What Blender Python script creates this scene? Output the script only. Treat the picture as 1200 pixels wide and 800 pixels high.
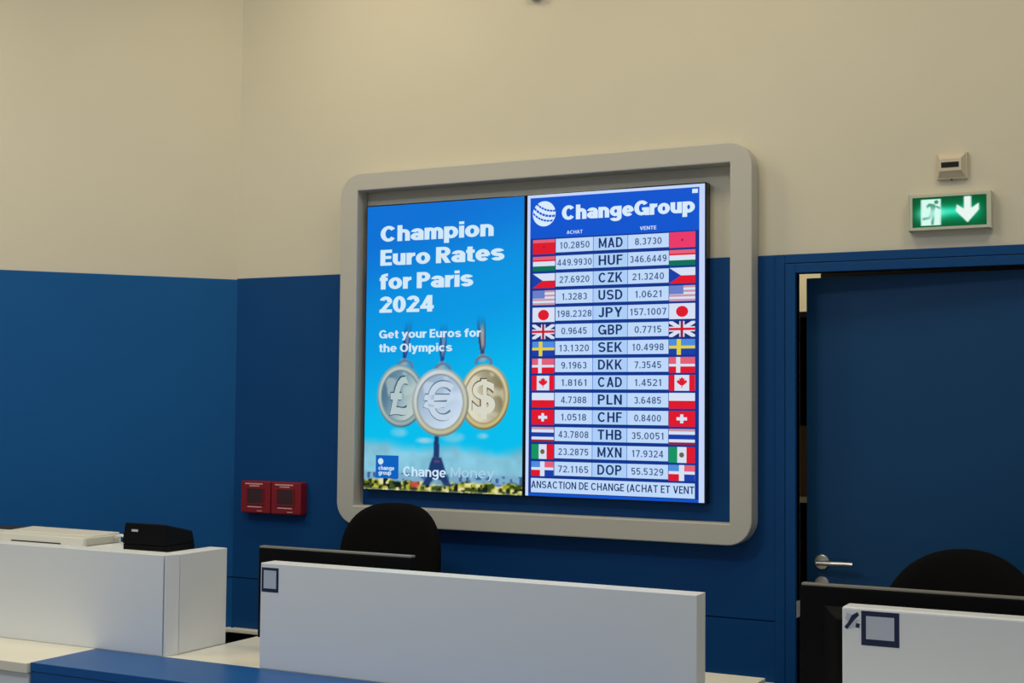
import bpy, bmesh, math, random
import numpy as np
from mathutils import Vector, Matrix

for o in list(bpy.data.objects):
    bpy.data.objects.remove(o)
SC = bpy.context.scene
COL = SC.collection
H = 1.576            # camera height
D = 4.575            # distance of the back wall
PI = math.pi

# ------------------------------------------------------------------ camera
def make_camera():
    yaw, pitch, roll, f = -0.475125, 0.047338, -0.008823, 1594.44
    fw = Vector((math.sin(yaw) * math.cos(pitch), math.cos(yaw) * math.cos(pitch), math.sin(pitch)))
    r = Vector((math.cos(yaw), -math.sin(yaw), 0))
    d = fw.cross(r)
    c, s = math.cos(roll), math.sin(roll)
    r2 = c * r + s * d
    d2 = -s * r + c * d
    m = Matrix((r2, -d2, -fw)).transposed().to_4x4()
    m.translation = Vector((0, 0, H))
    cam = bpy.data.cameras.new('camera')
    cam.sensor_width = 36
    cam.lens = f * 36 / 1200
    cam.clip_start = 0.05
    ob = bpy.data.objects.new('camera', cam)
    ob.matrix_world = m
    COL.objects.link(ob)
    SC.camera = ob
make_camera()

# ------------------------------------------------------------------ world, exposure, ceiling lamp settings
SC.view_settings.view_transform = 'Standard'
SC.view_settings.look = 'None'
SC.view_settings.gamma = 1
SC.view_settings.use_curve_mapping = False
SC.view_settings.exposure = 0.0
W = bpy.data.worlds.new('world')
SC.world = W
W.use_nodes = True
W.node_tree.nodes['Background'].inputs['Color'].default_value = (0.86, 0.93, 1.0, 1)
W.node_tree.nodes['Background'].inputs['Strength'].default_value = 0.345
LAMP_COLOURS = [(1.0, 0.86, 0.56), (0.86, 0.94, 1.0)]
LAMPS = [(-4.3, 2.3, 28, 0), (-2.9, 3.75, 9, 0), (-1.5, 3.5, 10, 0), (-0.1, 3.3, 12, 0), (-2.5, 1.4, 32, 1), (-1.2, 1.3, 4, 1)]   # x, y, watts, 1 = cool fill added to brighten the white panels
CEIL = 3.75

# ------------------------------------------------------------------ helpers
def lin(c):
    if isinstance(c, str):
        c = tuple(int(c[i:i + 2], 16) / 255 for i in (1, 3, 5))
    return tuple((v / 12.92 if v <= 0.04045 else ((v + 0.055) / 1.055) ** 2.4) for v in c)

def rgb(r, g, b):
    return lin((r / 255, g / 255, b / 255))

def mat(name, color, rough=0.5, metal=0.0, bump=0.0, bscale=200, emit=None, vary=0.0, spec=0.5):
    m = bpy.data.materials.new(name)
    m.use_nodes = True
    nt = m.node_tree
    b = nt.nodes['Principled BSDF']
    b.inputs['Base Color'].default_value = (*color, 1)
    b.inputs['Roughness'].default_value = rough
    b.inputs['Metallic'].default_value = metal
    b.inputs['Specular IOR Level'].default_value = spec
    if emit is not None:
        b.inputs['Emission Color'].default_value = (*emit, 1)
        b.inputs['Emission Strength'].default_value = 1
    if bump or vary:
        tc = nt.nodes.new('ShaderNodeTexCoord')
        n = nt.nodes.new('ShaderNodeTexNoise')
        n.inputs['Scale'].default_value = bscale
        n.inputs['Detail'].default_value = 3
        nt.links.new(tc.outputs['Object'], n.inputs['Vector'])
        if bump:
            bp = nt.nodes.new('ShaderNodeBump')
            bp.inputs['Strength'].default_value = bump
            bp.inputs['Distance'].default_value = 0.002
            nt.links.new(n.outputs['Fac'], bp.inputs['Height'])
            nt.links.new(bp.outputs['Normal'], b.inputs['Normal'])
        if vary:
            n2 = nt.nodes.new('ShaderNodeTexNoise')
            n2.inputs['Scale'].default_value = 3
            nt.links.new(tc.outputs['Object'], n2.inputs['Vector'])
            mx = nt.nodes.new('ShaderNodeMixRGB')
            mx.inputs['Color1'].default_value = (*[v * (1 - vary) for v in color], 1)
            mx.inputs['Color2'].default_value = (*[min(1, v * (1 + vary)) for v in color], 1)
            nt.links.new(n2.outputs['Fac'], mx.inputs['Fac'])
            nt.links.new(mx.outputs['Color'], b.inputs['Base Color'])
    return m

def glow(name, r, g, b):
    return mat(name, (0, 0, 0), 0.4, emit=rgb(r, g, b), spec=0.12)

def attr_glow(name):
    m = mat(name, (0, 0, 0), 0.4, emit=(1, 1, 1), spec=0.12)
    nt = m.node_tree
    a = nt.nodes.new('ShaderNodeAttribute')
    a.attribute_name = 'picture'
    nt.links.new(a.outputs['Color'], nt.nodes['Principled BSDF'].inputs['Emission Color'])
    return m

M = {
    'cream': mat('cream paint', (0.66, 0.62, 0.51), 0.75, bump=0.15, bscale=160, vary=0.03),
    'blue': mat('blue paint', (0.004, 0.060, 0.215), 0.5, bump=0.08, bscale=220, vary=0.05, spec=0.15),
    'blue_sheen': mat('blue paint with sheen', (0.007, 0.098, 0.315), 0.5, bump=0.08, bscale=220, vary=0.05, spec=0.15),  # left wall copy of the blue, lightened to carry its sheen
    'blue_door': mat('dark blue paint', (0.006, 0.055, 0.16), 0.4, bump=0.08, bscale=220, vary=0.06, spec=0.2),
    'near_black': mat('near black', (0.004, 0.004, 0.005), 0.7, spec=0.1),
    'blue_lam': mat('blue laminate', (0.005, 0.09, 0.32), 0.38, bump=0.05, bscale=300, spec=0.3),
    'white_lam': mat('white laminate', (0.82, 0.84, 0.86), 0.32, bump=0.03, bscale=300),
    'top_lam': mat('cream white laminate', (0.84, 0.80, 0.68), 0.35, bump=0.03, bscale=300),
    'surround': mat('surround paint', (0.51, 0.50, 0.46), 0.6, bump=0.08, bscale=260),
    'black': mat('black plastic', (0.005, 0.005, 0.006), 0.5, bump=0.05, bscale=500, spec=0.08),
    'black_gloss': mat('black gloss', (0.006, 0.006, 0.007), 0.15),
    'fabric': mat('black fabric', (0.005, 0.005, 0.0055), 0.95, bump=0.5, bscale=900, spec=0.08),
    'edge_lit': mat('lit bezel edge', (0.30, 0.28, 0.23), 0.35, 0.3),  # paler than the shell: light caught on the top edge, put into the colour
    'chrome': mat('brushed steel', (0.62, 0.60, 0.56), 0.28, 1.0),
    'printer': mat('off white plastic', (0.70, 0.69, 0.62), 0.45, bump=0.05, bscale=400),
    'printer_grey': mat('printer side grey', (0.50, 0.49, 0.42), 0.5, bump=0.05, bscale=400),
    'slot': mat('dark slot', (0.02, 0.02, 0.02), 0.6),
    'red': mat('red plastic', (0.24, 0.005, 0.012), 0.4),
    'red_dark': mat('dark glass element', (0.045, 0.012, 0.014), 0.3),
    'red_print': mat('pale print on red', (0.75, 0.42, 0.42), 0.5),
    'beige': mat('beige plastic', (0.62, 0.55, 0.42), 0.45),
    'beige_side': mat('sign housing plastic', (0.55, 0.56, 0.46), 0.4),
    'dark_lens': mat('dark detector window', (0.010, 0.004, 0.004), 0.2),
    'navy': mat('navy print', (0.006, 0.016, 0.065), 0.4),
    'sticker': mat('pale sticker', (0.52, 0.57, 0.66), 0.4),
    'floor': mat('grey floor tile', (0.16, 0.15, 0.14), 0.35, bump=0.05, bscale=60, vary=0.1),
    'ceiling': mat('ceiling tile', (0.75, 0.73, 0.68), 0.9, bump=0.3, bscale=120),
    'lamp_frame': mat('lamp frame', (0.7, 0.7, 0.7), 0.4),
    'diffuser': mat('lamp diffuser', (0.8, 0.8, 0.8), 0.5, emit=(1.6, 1.35, 0.95)),
    'brown': mat('brown cardboard', (0.16, 0.11, 0.07), 0.8),
    'paper': mat('white paper', (0.8, 0.78, 0.72), 0.7),
}

def tag(o, label, cat, group=None):
    o['label'] = label
    o['category'] = cat
    if group:
        o['group'] = group
    return o

def thing(name, label, cat, loc=(0, 0, 0), rotz=0, group=None):
    o = bpy.data.objects.new(name, None)
    o.empty_display_size = 0.1
    COL.objects.link(o)
    o.location = loc
    o.rotation_euler = (0, 0, rotz)
    return tag(o, label, cat, group)

def obj(name, bm, mats, parent=None, bevel=0.0, smooth=False, segs=2, world=True):
    """Link a bmesh as one object. With world=True its coordinates are world coordinates."""
    bmesh.ops.recalc_face_normals(bm, faces=bm.faces[:])
    me = bpy.data.meshes.new(name)
    if parent is not None and world:
        bpy.context.view_layer.update()
        bm.transform(parent.matrix_world.inverted())
    bm.to_mesh(me)
    bm.free()
    if not isinstance(mats, (list, tuple)):
        mats = [mats]
    for m in mats:
        me.materials.append(m)
    o = bpy.data.objects.new(name, me)
    COL.objects.link(o)
    if parent is not None:
        o.parent = parent
    if smooth:
        for p in me.polygons:
            p.use_smooth = True
    if bevel:
        md = o.modifiers.new('bevel', 'BEVEL')
        md.width = bevel
        md.segments = segs
        md.limit_method = 'ANGLE'
        md.angle_limit = math.radians(40)
        md.harden_normals = False
    return o

def struct(name, bm, mats, parent=None, bevel=0.0):
    o = obj(name, bm, mats, parent, bevel)
    if parent is None:
        o['kind'] = 'structure'
    return o

def box(bm, x0, x1, y0, y1, z0, z1, mi=0):
    vs = [bm.verts.new(p) for p in ((x0, y0, z0), (x1, y0, z0), (x1, y1, z0), (x0, y1, z0),
                                    (x0, y0, z1), (x1, y0, z1), (x1, y1, z1), (x0, y1, z1))]
    for f in ((3, 2, 1, 0), (4, 5, 6, 7), (0, 1, 5, 4), (1, 2, 6, 5), (2, 3, 7, 6), (3, 0, 4, 7)):
        bm.faces.new([vs[i] for i in f]).material_index = mi
    return vs

def B(*a, **k):
    bm = bmesh.new()
    box(bm, *a, **k)
    return bm

def hexa(bm, lo, hi, mi=0):
    """eight corners: lo and hi are lists of four points each"""
    vs = [bm.verts.new(p) for p in list(lo) + list(hi)]
    for f in ((3, 2, 1, 0), (4, 5, 6, 7), (0, 1, 5, 4), (1, 2, 6, 5), (2, 3, 7, 6), (3, 0, 4, 7)):
        bm.faces.new([vs[i] for i in f]).material_index = mi

def prism(bm, pts, z0, z1, mi=0):
    lo = [bm.verts.new((x, y, z0)) for x, y in pts]
    hi = [bm.verts.new((x, y, z1)) for x, y in pts]
    n = len(pts)
    bm.faces.new(lo[::-1]).material_index = mi
    bm.faces.new(hi).material_index = mi
    for i in range(n):
        j = (i + 1) % n
        bm.faces.new((lo[i], lo[j], hi[j], hi[i])).material_index = mi

def prism_y(bm, pts, y0, y1, mi=0):
    lo = [bm.verts.new((x, y0, z)) for x, z in pts]
    hi = [bm.verts.new((x, y1, z)) for x, z in pts]
    n = len(pts)
    bm.faces.new(lo).material_index = mi
    bm.faces.new(hi[::-1]).material_index = mi
    for i in range(n):
        j = (i + 1) % n
        bm.faces.new((lo[j], lo[i], hi[i], hi[j])).material_index = mi

def tube(bm, pts, r, seg=12, mi=0, cap=True):
    pts = [Vector(p) for p in pts]
    rs = r if isinstance(r, (list, tuple)) else [r] * len(pts)
    rings = []
    for i, p in enumerate(pts):
        t = (pts[min(i + 1, len(pts) - 1)] - pts[max(i - 1, 0)]).normalized()
        a = t.orthogonal().normalized() if i == 0 else (ref - t * ref.dot(t)).normalized()
        ref = a
        b = t.cross(a)
        rings.append([bm.verts.new(p + rs[i] * (math.cos(2 * PI * k / seg) * a + math.sin(2 * PI * k / seg) * b))
                      for k in range(seg)])
    for i in range(len(rings) - 1):
        for k in range(seg):
            l = (k + 1) % seg
            bm.faces.new((rings[i][k], rings[i][l], rings[i + 1][l], rings[i + 1][k])).material_index = mi
    if cap:
        bm.faces.new(rings[0][::-1]).material_index = mi
        bm.faces.new(rings[-1]).material_index = mi

# ---- flat pictures: a mesh made of a colour grid plus lettering
class Pic:
    def __init__(self):
        self.v, self.f, self.mi, self.c = [], [], [], []
        self.mats = []
    def slot(self, m):
        if m not in self.mats:
            self.mats.append(m)
        return self.mats.index(m)
    def grid(self, x0, x1, z0, z1, y, nx, nz, func, m):
        s = self.slot(m)
        b = len(self.v)
        xs = np.linspace(x0, x1, nx + 1)
        zs = np.linspace(z0, z1, nz + 1)
        X, Z = np.meshgrid(xs, zs)
        c = np.clip(func(X, Z), 0, 1)
        c = np.where(c <= 0.04045, c / 12.92, ((c + 0.055) / 1.055) ** 2.4)
        for j in range(nz + 1):
            for i in range(nx + 1):
                self.v.append((float(xs[i]), y, float(zs[j])))
                self.c.append((*[float(k) for k in c[j, i]], 1.0))
        for j in range(nz):
            for i in range(nx):
                a = b + j * (nx + 1) + i
                self.f.append((a, a + 1, a + nx + 2, a + nx + 1))
                self.mi.append(s)
    def poly(self, pts, y, m):
        s = self.slot(m)
        b = len(self.v)
        for x, z in pts:
            self.v.append((x, y, z))
            self.c.append((1, 1, 1, 1))
        self.f.append(tuple(range(b, b + len(pts))))
        self.mi.append(s)
    def rect(self, x0, x1, z0, z1, y, m):
        self.poly([(x0, z0), (x1, z0), (x1, z1), (x0, z1)], y, m)
    def disc(self, x, z, rx, rz, y, m, n=28):
        self.poly([(x + rx * math.cos(2 * PI * k / n), z + rz * math.sin(2 * PI * k / n)) for k in range(n)], y, m)
    def text(self, s, x0, x1, z, cap, y, m, bold=0.0, clip=None):
        """lettering from x0 to x1, baseline z, capital height cap"""
        vs, fs = text_mesh(s, bold)
        xa = min(v[0] for v in vs)
        xb = max(v[0] for v in vs)
        k = (x1 - x0) / (xb - xa)
        kz = cap / (1.0 if isinstance(bold, tuple) else CAP[0])
        sl = self.slot(m)
        b = len(self.v)
        for v in vs:
            self.v.append((x0 + (v[0] - xa) * k, y, z + v[1] * kz))
            self.c.append((1, 1, 1, 1))
        for f in fs:
            self.f.append(tuple(b + i for i in f))
            self.mi.append(sl)
    def build(self, name, parent):
        me = bpy.data.meshes.new(name)
        bpy.context.view_layer.update()
        inv = parent.matrix_world.inverted() if parent else Matrix()
        me.from_pydata([tuple(inv @ Vector(v)) for v in self.v], [], self.f)
        for m in self.mats:
            me.materials.append(m)
        me.polygons.foreach_set('material_index', self.mi)
        a = me.color_attributes.new('picture', 'FLOAT_COLOR', 'POINT')
        a.data.foreach_set('color', [k for c in self.c for k in c])
        o = bpy.data.objects.new(name, me)
        COL.objects.link(o)
        o.parent = parent
        return o

# ---- stroke lettering: heavy grotesque letters built from bars, slants and arcs
def glyph(ch, wx, hy):
    """(width, polygons) of one letter; capitals are 1 high, wx and hy are the pen sizes"""
    ps = []
    xh = 0.74
    def V(x, a, b):
        ps.append([(x - wx / 2, a), (x + wx / 2, a), (x + wx / 2, b), (x - wx / 2, b)])
    def Hb(y, a, b, h=None):
        h = hy if h is None else h
        ps.append([(a, y - h / 2), (b, y - h / 2), (b, y + h / 2), (a, y + h / 2)])
    def A(cx, cy, rx, ry, a0, a1):
        n = max(3, int(abs(a1 - a0) / 11))
        o, i = [], []
        for k in range(n + 1):
            t = math.radians(a0 + (a1 - a0) * k / n)
            c, s = math.cos(t), math.sin(t)
            o.append((cx + (rx + wx / 2) * c, cy + (ry + hy / 2) * s))
            i.append((cx + max(0.005, rx - wx / 2) * c, cy + max(0.005, ry - hy / 2) * s))
        for k in range(n):
            ps.append([o[k], o[k + 1], i[k + 1], i[k]])
    def Dg(x0, y0, x1, y1, w=None):
        w = wx * 1.05 if w is None else w
        ps.append([(x0 - w / 2, y0), (x0 + w / 2, y0), (x1 + w / 2, y1), (x1 - w / 2, y1)])
    def S(W, h):
        ry = (h - hy) / 4
        rx = (W - wx) / 2
        A(W / 2, h - hy / 2 - ry, rx, ry, 22, 270)
        A(W / 2, hy / 2 + ry, rx, ry, 90, -158)
    l = wx / 2
    if ch in 'oOc0C':
        h = xh if ch in 'oc' else 1.0
        W = {'o': 0.60, 'c': 0.56, 'O': 0.78, 'C': 0.74, '0': 0.56}[ch] + wx * 0.6
        if ch in 'cC':
            A(W / 2, h / 2, (W - wx) / 2, (h - hy) / 2, 38, 322)
        else:
            A(W / 2, h / 2, (W - wx) / 2, (h - hy) / 2, 0, 360)
    elif ch == 'e':
        W = 0.58 + wx * 0.6
        A(W / 2, xh / 2, (W - wx) / 2, (xh - hy) / 2, -4, 318)
        Hb(xh / 2 - 0.01, l, W - l * 0.6, hy * 0.75)
    elif ch == 'a':
        W = 0.55 + wx * 0.6
        A(W / 2 - 0.01, xh - hy / 2 - 0.16, (W - wx) / 2, 0.16, 0, 165)
        V(W - l, 0, xh - 0.20)
        A(W / 2 - 0.02, 0.235 - 0.0, (W - wx) / 2 - 0.01, 0.235 - hy / 2, 0, 360)
    elif ch in 'nhmru':
        W = {'n': 0.54, 'h': 0.54, 'm': 0.86, 'r': 0.30, 'u': 0.54}[ch] + wx * 0.6
        yc = xh * 0.58
        if ch == 'u':
            V(l, xh - yc, xh)
            A(W / 2, xh - yc, (W - wx) / 2, xh - yc - hy / 2, 180, 360)
            V(W - l, 0, xh)
        elif ch == 'm':
            V(l, 0, xh)
            r = (W - wx) / 4
            A(l + r, yc, r, xh - hy / 2 - yc, 0, 180)
            A(l + 3 * r, yc, r, xh - hy / 2 - yc, 0, 180)
            V(W / 2, 0, yc)
            V(W - l, 0, yc)
        elif ch == 'r':
            V(l, 0, xh)
            A(W + 0.02, yc - 0.05, W + 0.02 - l, xh - hy / 2 - yc + 0.05, 92, 180)
        else:
            V(l, 0, xh if ch == 'n' else 1)
            A(W / 2, yc, (W - wx) / 2, xh - hy / 2 - yc, 0, 180)
            V(W - l, 0, yc)
    elif ch in 'il':
        W = wx
        if ch == 'i':
            V(l, 0, xh)
            V(l, 0.83, 1.0)
        else:
            V(l, 0, 1)
    elif ch == 'p':
        W = 0.60 + wx * 0.6
        V(l, -0.27, xh)
        A(W / 2, xh / 2, (W - wx) / 2, (xh - hy) / 2, 0, 360)
    elif ch == 'g':
        W = 0.60 + wx * 0.6
        A(W / 2, xh / 2 + 0.03, (W - wx) / 2, (xh - hy) / 2 - 0.03, 0, 360)
        V(W - l, -0.02, xh)
        A(W / 2, -0.02, (W - wx) / 2, 0.26 - hy / 2, 195, 360)
    elif ch == 'y':
        W = 0.56 + wx * 0.6
        Dg(l, xh, W / 2 + 0.01, 0.0)
        Dg(W - l, xh, W / 2 - 0.13, -0.27)
        Hb(-0.27 + hy / 2, 0.08, W / 2 - 0.12)
    elif ch == 't':
        W = 0.30 + wx * 0.5
        V(W * 0.45, 0.1, 0.93)
        Hb(xh - hy / 2, 0, W)
        A(W, 0.12, W * 0.55, 0.12 - hy / 2 + 0.001, 180, 272)
    elif ch == 'f':
        W = 0.32 + wx * 0.5
        V(W * 0.45, 0, 0.84)
        Hb(xh - hy / 2, 0, W)
        A(W, 0.82, W * 0.55, 0.18 - hy / 2, 88, 180)
    elif ch in 'sS':
        W = (0.52 if ch == 's' else 0.64) + wx * 0.6
        S(W, xh if ch == 's' else 1.0)
    elif ch == 'A':
        W = 0.70 + wx * 0.5
        Dg(l, 0, W / 2, 1)
        Dg(W - l, 0, W / 2, 1)
        Hb(0.30, W * 0.22, W * 0.78, hy * 0.85)
    elif ch in 'BPRD':
        W = {'B': 0.62, 'P': 0.60, 'R': 0.64, 'D': 0.68}[ch] + wx * 0.5
        V(l, 0, 1)
        def bowl(y0, y1, x1):
            ry = (y1 - y0 - hy) / 2
            rx = min(ry * 1.1, (x1 - wx) * 0.6)
            xs = x1 - l - rx
            Hb(y1 - hy / 2, l, xs)
            Hb(y0 + hy / 2, l, xs)
            A(xs, (y0 + y1) / 2, rx, ry, -90, 90)
        if ch == 'D':
            bowl(0, 1, W)
        elif ch == 'B':
            bowl(0.46 - hy * 0.2, 1, W - 0.03)
            bowl(0, 0.46 + hy * 0.8, W)
        else:
            bowl(0.40, 1, W - (0.02 if ch == 'R' else 0))
            if ch == 'R':
                Dg(W * 0.50, 0.44, W - l, 0)
    elif ch in 'EFL':
        W = 0.50 + wx * 0.5
        V(l, 0, 1)
        if ch != 'F':
            Hb(hy / 2, l, W)
        if ch != 'L':
            Hb(1 - hy / 2, l, W)
            Hb(0.51, l, W - 0.04, hy * 0.92)
    elif ch == 'G':
        W = 0.78 + wx * 0.6
        A(W / 2, 0.5, (W - wx) / 2, (1 - hy) / 2, 38, 335)
        Hb(0.43, W * 0.52, W, hy * 0.9)
        V(W - l * 0.9, 0.0, 0.47)
    elif ch == 'H':
        W = 0.66 + wx * 0.5
        V(l, 0, 1)
        V(W - l, 0, 1)
        Hb(0.5, l, W - l)
    elif ch == 'I':
        W = wx
        V(l, 0, 1)
    elif ch == 'J':
        W = 0.46 + wx * 0.5
        V(W - l, 0.27, 1)
        A(W / 2, 0.27, (W - wx) / 2, 0.27 - hy / 2, 190, 360)
    elif ch == 'K':
        W = 0.66 + wx * 0.5
        V(l, 0, 1)
        Dg(wx * 0.9, 0.38, W - l, 1)
        Dg(W * 0.42, 0.58, W - l, 0)
    elif ch == 'M':
        W = 0.80 + wx * 0.6
        V(l, 0, 1)
        V(W - l, 0, 1)
        Dg(l, 1, W / 2, 0.12, wx * 0.85)
        Dg(W - l, 1, W / 2, 0.12, wx * 0.85)
    elif ch == 'N':
        W = 0.66 + wx * 0.5
        V(l, 0, 1)
        V(W - l, 0, 1)
        Dg(l, 1, W - l, 0, wx)
    elif ch == 'T':
        W = 0.62 + wx * 0.4
        V(W / 2, 0, 1)
        Hb(1 - hy / 2, 0, W)
    elif ch == 'U':
        W = 0.64 + wx * 0.5
        V(l, 0.32, 1)
        V(W - l, 0.32, 1)
        A(W / 2, 0.32, (W - wx) / 2, 0.32 - hy / 2, 180, 360)
    elif ch == 'V':
        W = 0.68 + wx * 0.5
        Dg(l, 1, W / 2, 0)
        Dg(W - l, 1, W / 2, 0)
    elif ch == 'X':
        W = 0.68 + wx * 0.5
        Dg(l, 1, W - l, 0)
        Dg(W - l, 1, l, 0)
    elif ch == 'Y':
        W = 0.66 + wx * 0.5
        Dg(l, 1, W / 2, 0.42)
        Dg(W - l, 1, W / 2, 0.42)
        V(W / 2, 0, 0.45)
    elif ch == 'Z':
        W = 0.60 + wx * 0.5
        Hb(1 - hy / 2, 0, W)
        Hb(hy / 2, 0, W)
        Dg(l + 0.02, hy * 0.5, W - l - 0.02, 1 - hy * 0.5)
    elif ch == '1':
        W = 0.40 + wx * 0.6
        V(W * 0.62, 0, 1)
        Dg(W * 0.16, 0.74, W * 0.60, 0.96, wx * 0.9)
    elif ch == '2':
        W = 0.54 + wx * 0.6
        A(W / 2, 0.70, (W - wx) / 2, 0.30 - hy / 2, -25, 165)
        Dg(l + 0.01, hy * 0.6, W - l * 1.25, 0.60, wx * 1.05)
        Hb(hy / 2, 0, W)
    elif ch == '3':
        W = 0.52 + wx * 0.6
        rx, ry = (W - wx) / 2, (1 - hy) / 4
        A(W / 2, 1 - hy / 2 - ry, rx * 0.94, ry, -85, 155)
        A(W / 2, hy / 2 + ry, rx, ry, 85, -155)
    elif ch == '4':
        W = 0.58 + wx * 0.6
        V(W * 0.70, 0, 1)
        Hb(0.22 + hy * 0.3, 0, W)
        Dg(l * 0.8, 0.26, W * 0.66, 0.98, wx * 0.85)
    elif ch == '5':
        W = 0.52 + wx * 0.6
        Hb(1 - hy / 2, l, W - 0.04)
        V(l * 1.2, 0.45, 1)
        A(W / 2, 0.33, (W - wx) / 2, 0.33 - hy / 2, 140, -155)
    elif ch in '69':
        W = 0.54 + wx * 0.6
        A(W / 2, 0.32, (W - wx) / 2, 0.32 - hy / 2, 0, 360)
        A(W / 2, 0.5, (W - wx) / 2, 0.5 - hy / 2, 50, 190)
        if ch == '9':
            ps[:] = [[(W - x, 1 - y) for x, y in p] for p in ps]
    elif ch == '7':
        W = 0.54 + wx * 0.5
        Hb(1 - hy / 2, 0, W)
        Dg(W * 0.34, 0, W - l, 1 - hy * 0.6)
    elif ch == '8':
        W = 0.54 + wx * 0.6
        rx, ry = (W - wx) / 2, (1 - hy) / 4
        A(W / 2, 1 - hy / 2 - ry, rx * 0.92, ry, 0, 360)
        A(W / 2, hy / 2 + ry, rx, ry, 0, 360)
    elif ch == '.':
        W = wx
        V(l, 0, hy * 1.25)
    elif ch == '(':
        W = 0.20 + wx * 0.5
        A(W + 0.12, 0.42, W + 0.12 - l, 0.62, 118, 242)
    else:
        W = 0.22
    return W, ps

_tcache = {}
def text_mesh(s, pen):
    """stroke lettering when pen is (wx, hy, gap); the built-in outline face when pen is a number"""
    key = (s, pen)
    if key in _tcache:
        return _tcache[key]
    if isinstance(pen, tuple):
        wx, hy, gap = pen
        x = 0.0
        vs, fs = [], []
        for ch in s:
            w, ps = glyph(ch, wx, hy)
            for p in ps:
                b = len(vs)
                vs += [(x + a, c, 0.0) for a, c in p]
                fs.append(tuple(range(b, b + len(p))))
            x += w + gap
        _tcache[key] = (vs, fs)
        return vs, fs
    bold = pen
    cu = bpy.data.curves.new('lettering', 'FONT')
    cu.body = s
    cu.size = 1
    cu.offset = bold
    cu.resolution_u = 4
    cu.fill_mode = 'FRONT'
    ob = bpy.data.objects.new('lettering', cu)
    COL.objects.link(ob)
    dg = bpy.context.evaluated_depsgraph_get()
    ev = ob.evaluated_get(dg)
    me = ev.to_mesh()
    vs = [tuple(v.co) for v in me.vertices]
    fs = [tuple(p.vertices) for p in me.polygons]
    ev.to_mesh_clear()
    bpy.data.objects.remove(ob)
    bpy.data.curves.remove(cu)
    _tcache[key] = (vs, fs)
    return vs, fs
CAP = [max(v[1] for v in text_mesh('H', 0.0)[0])]

# ------------------------------------------------------------------ the room
DADO = 2.103
BP = 0.006          # how far the blue boarding stands off the cream wall
DX0, DX1, DZ = -1.259, -0.322, 2.038     # door opening
XR = 1.6
bm = bmesh.new()
T = 0.035
box(bm, -3.70, DX0 - 0.0, D, D + T, 0, DADO, 0)
box(bm, DX1, XR, D, D + T, 0, DADO, 0)
box(bm, DX0, DX1, D, D + T, DZ, DADO, 0)
box(bm, -3.70, XR, D, D + T, DADO, CEIL, 0)
cx0, cx1 = -1.331, -0.250                 # outside of the door casing
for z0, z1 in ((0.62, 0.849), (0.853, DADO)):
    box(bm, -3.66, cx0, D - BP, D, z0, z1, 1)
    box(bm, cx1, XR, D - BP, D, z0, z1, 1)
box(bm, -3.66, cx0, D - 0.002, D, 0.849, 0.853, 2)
box(bm, -3.66, cx0, D - BP, D, 0, 0.62, 2)  # lowest band of the wall set near black
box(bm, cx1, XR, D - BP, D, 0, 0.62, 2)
struct('wall_back', bm, [M['cream'], M['blue'], M['near_black']])

# the left wall leaves the corner at an obtuse angle
WD = Vector((-0.6582, -0.7528, 0))
WN = Vector((-0.7528, 0.6582, 0))          # away from the room
C0 = Vector((-3.660, D, 0))
def lw(bm, t0, t1, n0, n1, z0, z1, mi):
    q = [C0 + WD * t + WN * n for t, n in ((t0, n0), (t1, n0), (t1, n1), (t0, n1))]
    hexa(bm, [(p.x, p.y, z0) for p in q], [(p.x, p.y, z1) for p in q], mi)
bm = bmesh.new()
lw(bm, 0.0, 4.6, 0, 0.1, 0, CEIL, 0)
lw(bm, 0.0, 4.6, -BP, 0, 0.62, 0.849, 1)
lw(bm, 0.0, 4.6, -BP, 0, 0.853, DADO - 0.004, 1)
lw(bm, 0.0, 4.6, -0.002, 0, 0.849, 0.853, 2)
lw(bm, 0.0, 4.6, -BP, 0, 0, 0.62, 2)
struct('wall_left', bm, [M['cream'], M['blue_sheen'], M['near_black']])

bm = bmesh.new()
prism(bm, [(-8.0, -2.5), (4.0, -2.5), (4.0, 8.6), (-8.0, 8.6)], -0.1, 0)
struct('floor', bm, M['floor'])
bm = bmesh.new()
prism(bm, [(-7.0, -1.0), (XR, -1.0), (XR, D + T), (-3.70, D + T), (-6.8, 1.15)], CEIL, CEIL + 0.1)
struct('ceiling', bm, M['ceiling'])

# pale ledge along the foot of the back wall
bm = B(-3.64, cx0 - 0.004, D - BP - 0.035, D - BP, 0.628, 0.645)
lw(bm, 0.005, 1.2, -BP - 0.035, -BP - 0.0005, 0.628, 0.645, 0)
struct('trim_1', bm, M['top_lam'], bevel=0.003)

# door casing with its two steps
bm = bmesh.new()
def casing(bm, ax0, ax1, az, bx0, bx1, bz, y0, y1):
    """a three sided architrave between the outline a and the outline b"""
    box(bm, ax0, bx0, y0, y1, 0, az)
    box(bm, bx1, ax1, y0, y1, 0, az)
    box(bm, bx0, bx1, y0, y1, bz, az)
casing(bm, cx0, cx1, DADO, DX0 - 0.038, DX1 + 0.038, DZ + 0.034, D - 0.012, D + 0.001)
casing(bm, DX0 - 0.0355, DX1 + 0.0355, DZ + 0.0315, DX0, DX1, DZ, D - 0.019, D + T + 0.001)
fr = struct('trim_2', bm, M['blue'], bevel=0.002)
obj('strike_plate', B(DX0, DX0 + 0.002, D - 0.008, D + 0.030, 0.87, 0.925), M['paper'], fr)

# door leaf, slightly open into the room behind
hinge = Vector((DX1 - 0.003, D + T + 0.005, 0))
ang = math.radians(-4.2)
door = bpy.data.objects.new('door_1', None)
COL.objects.link(door)
door['kind'] = 'structure'
door.location = hinge
door.rotation_euler = (0, 0, ang)
LW = 0.932
def leafbox(*a):
    return B(*a)
obj('door_leaf', leafbox(-LW, 0, 0, 0.04, 0.008, DZ - 0.008), M['blue_door'], door, bevel=0.0015, world=False)
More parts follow.
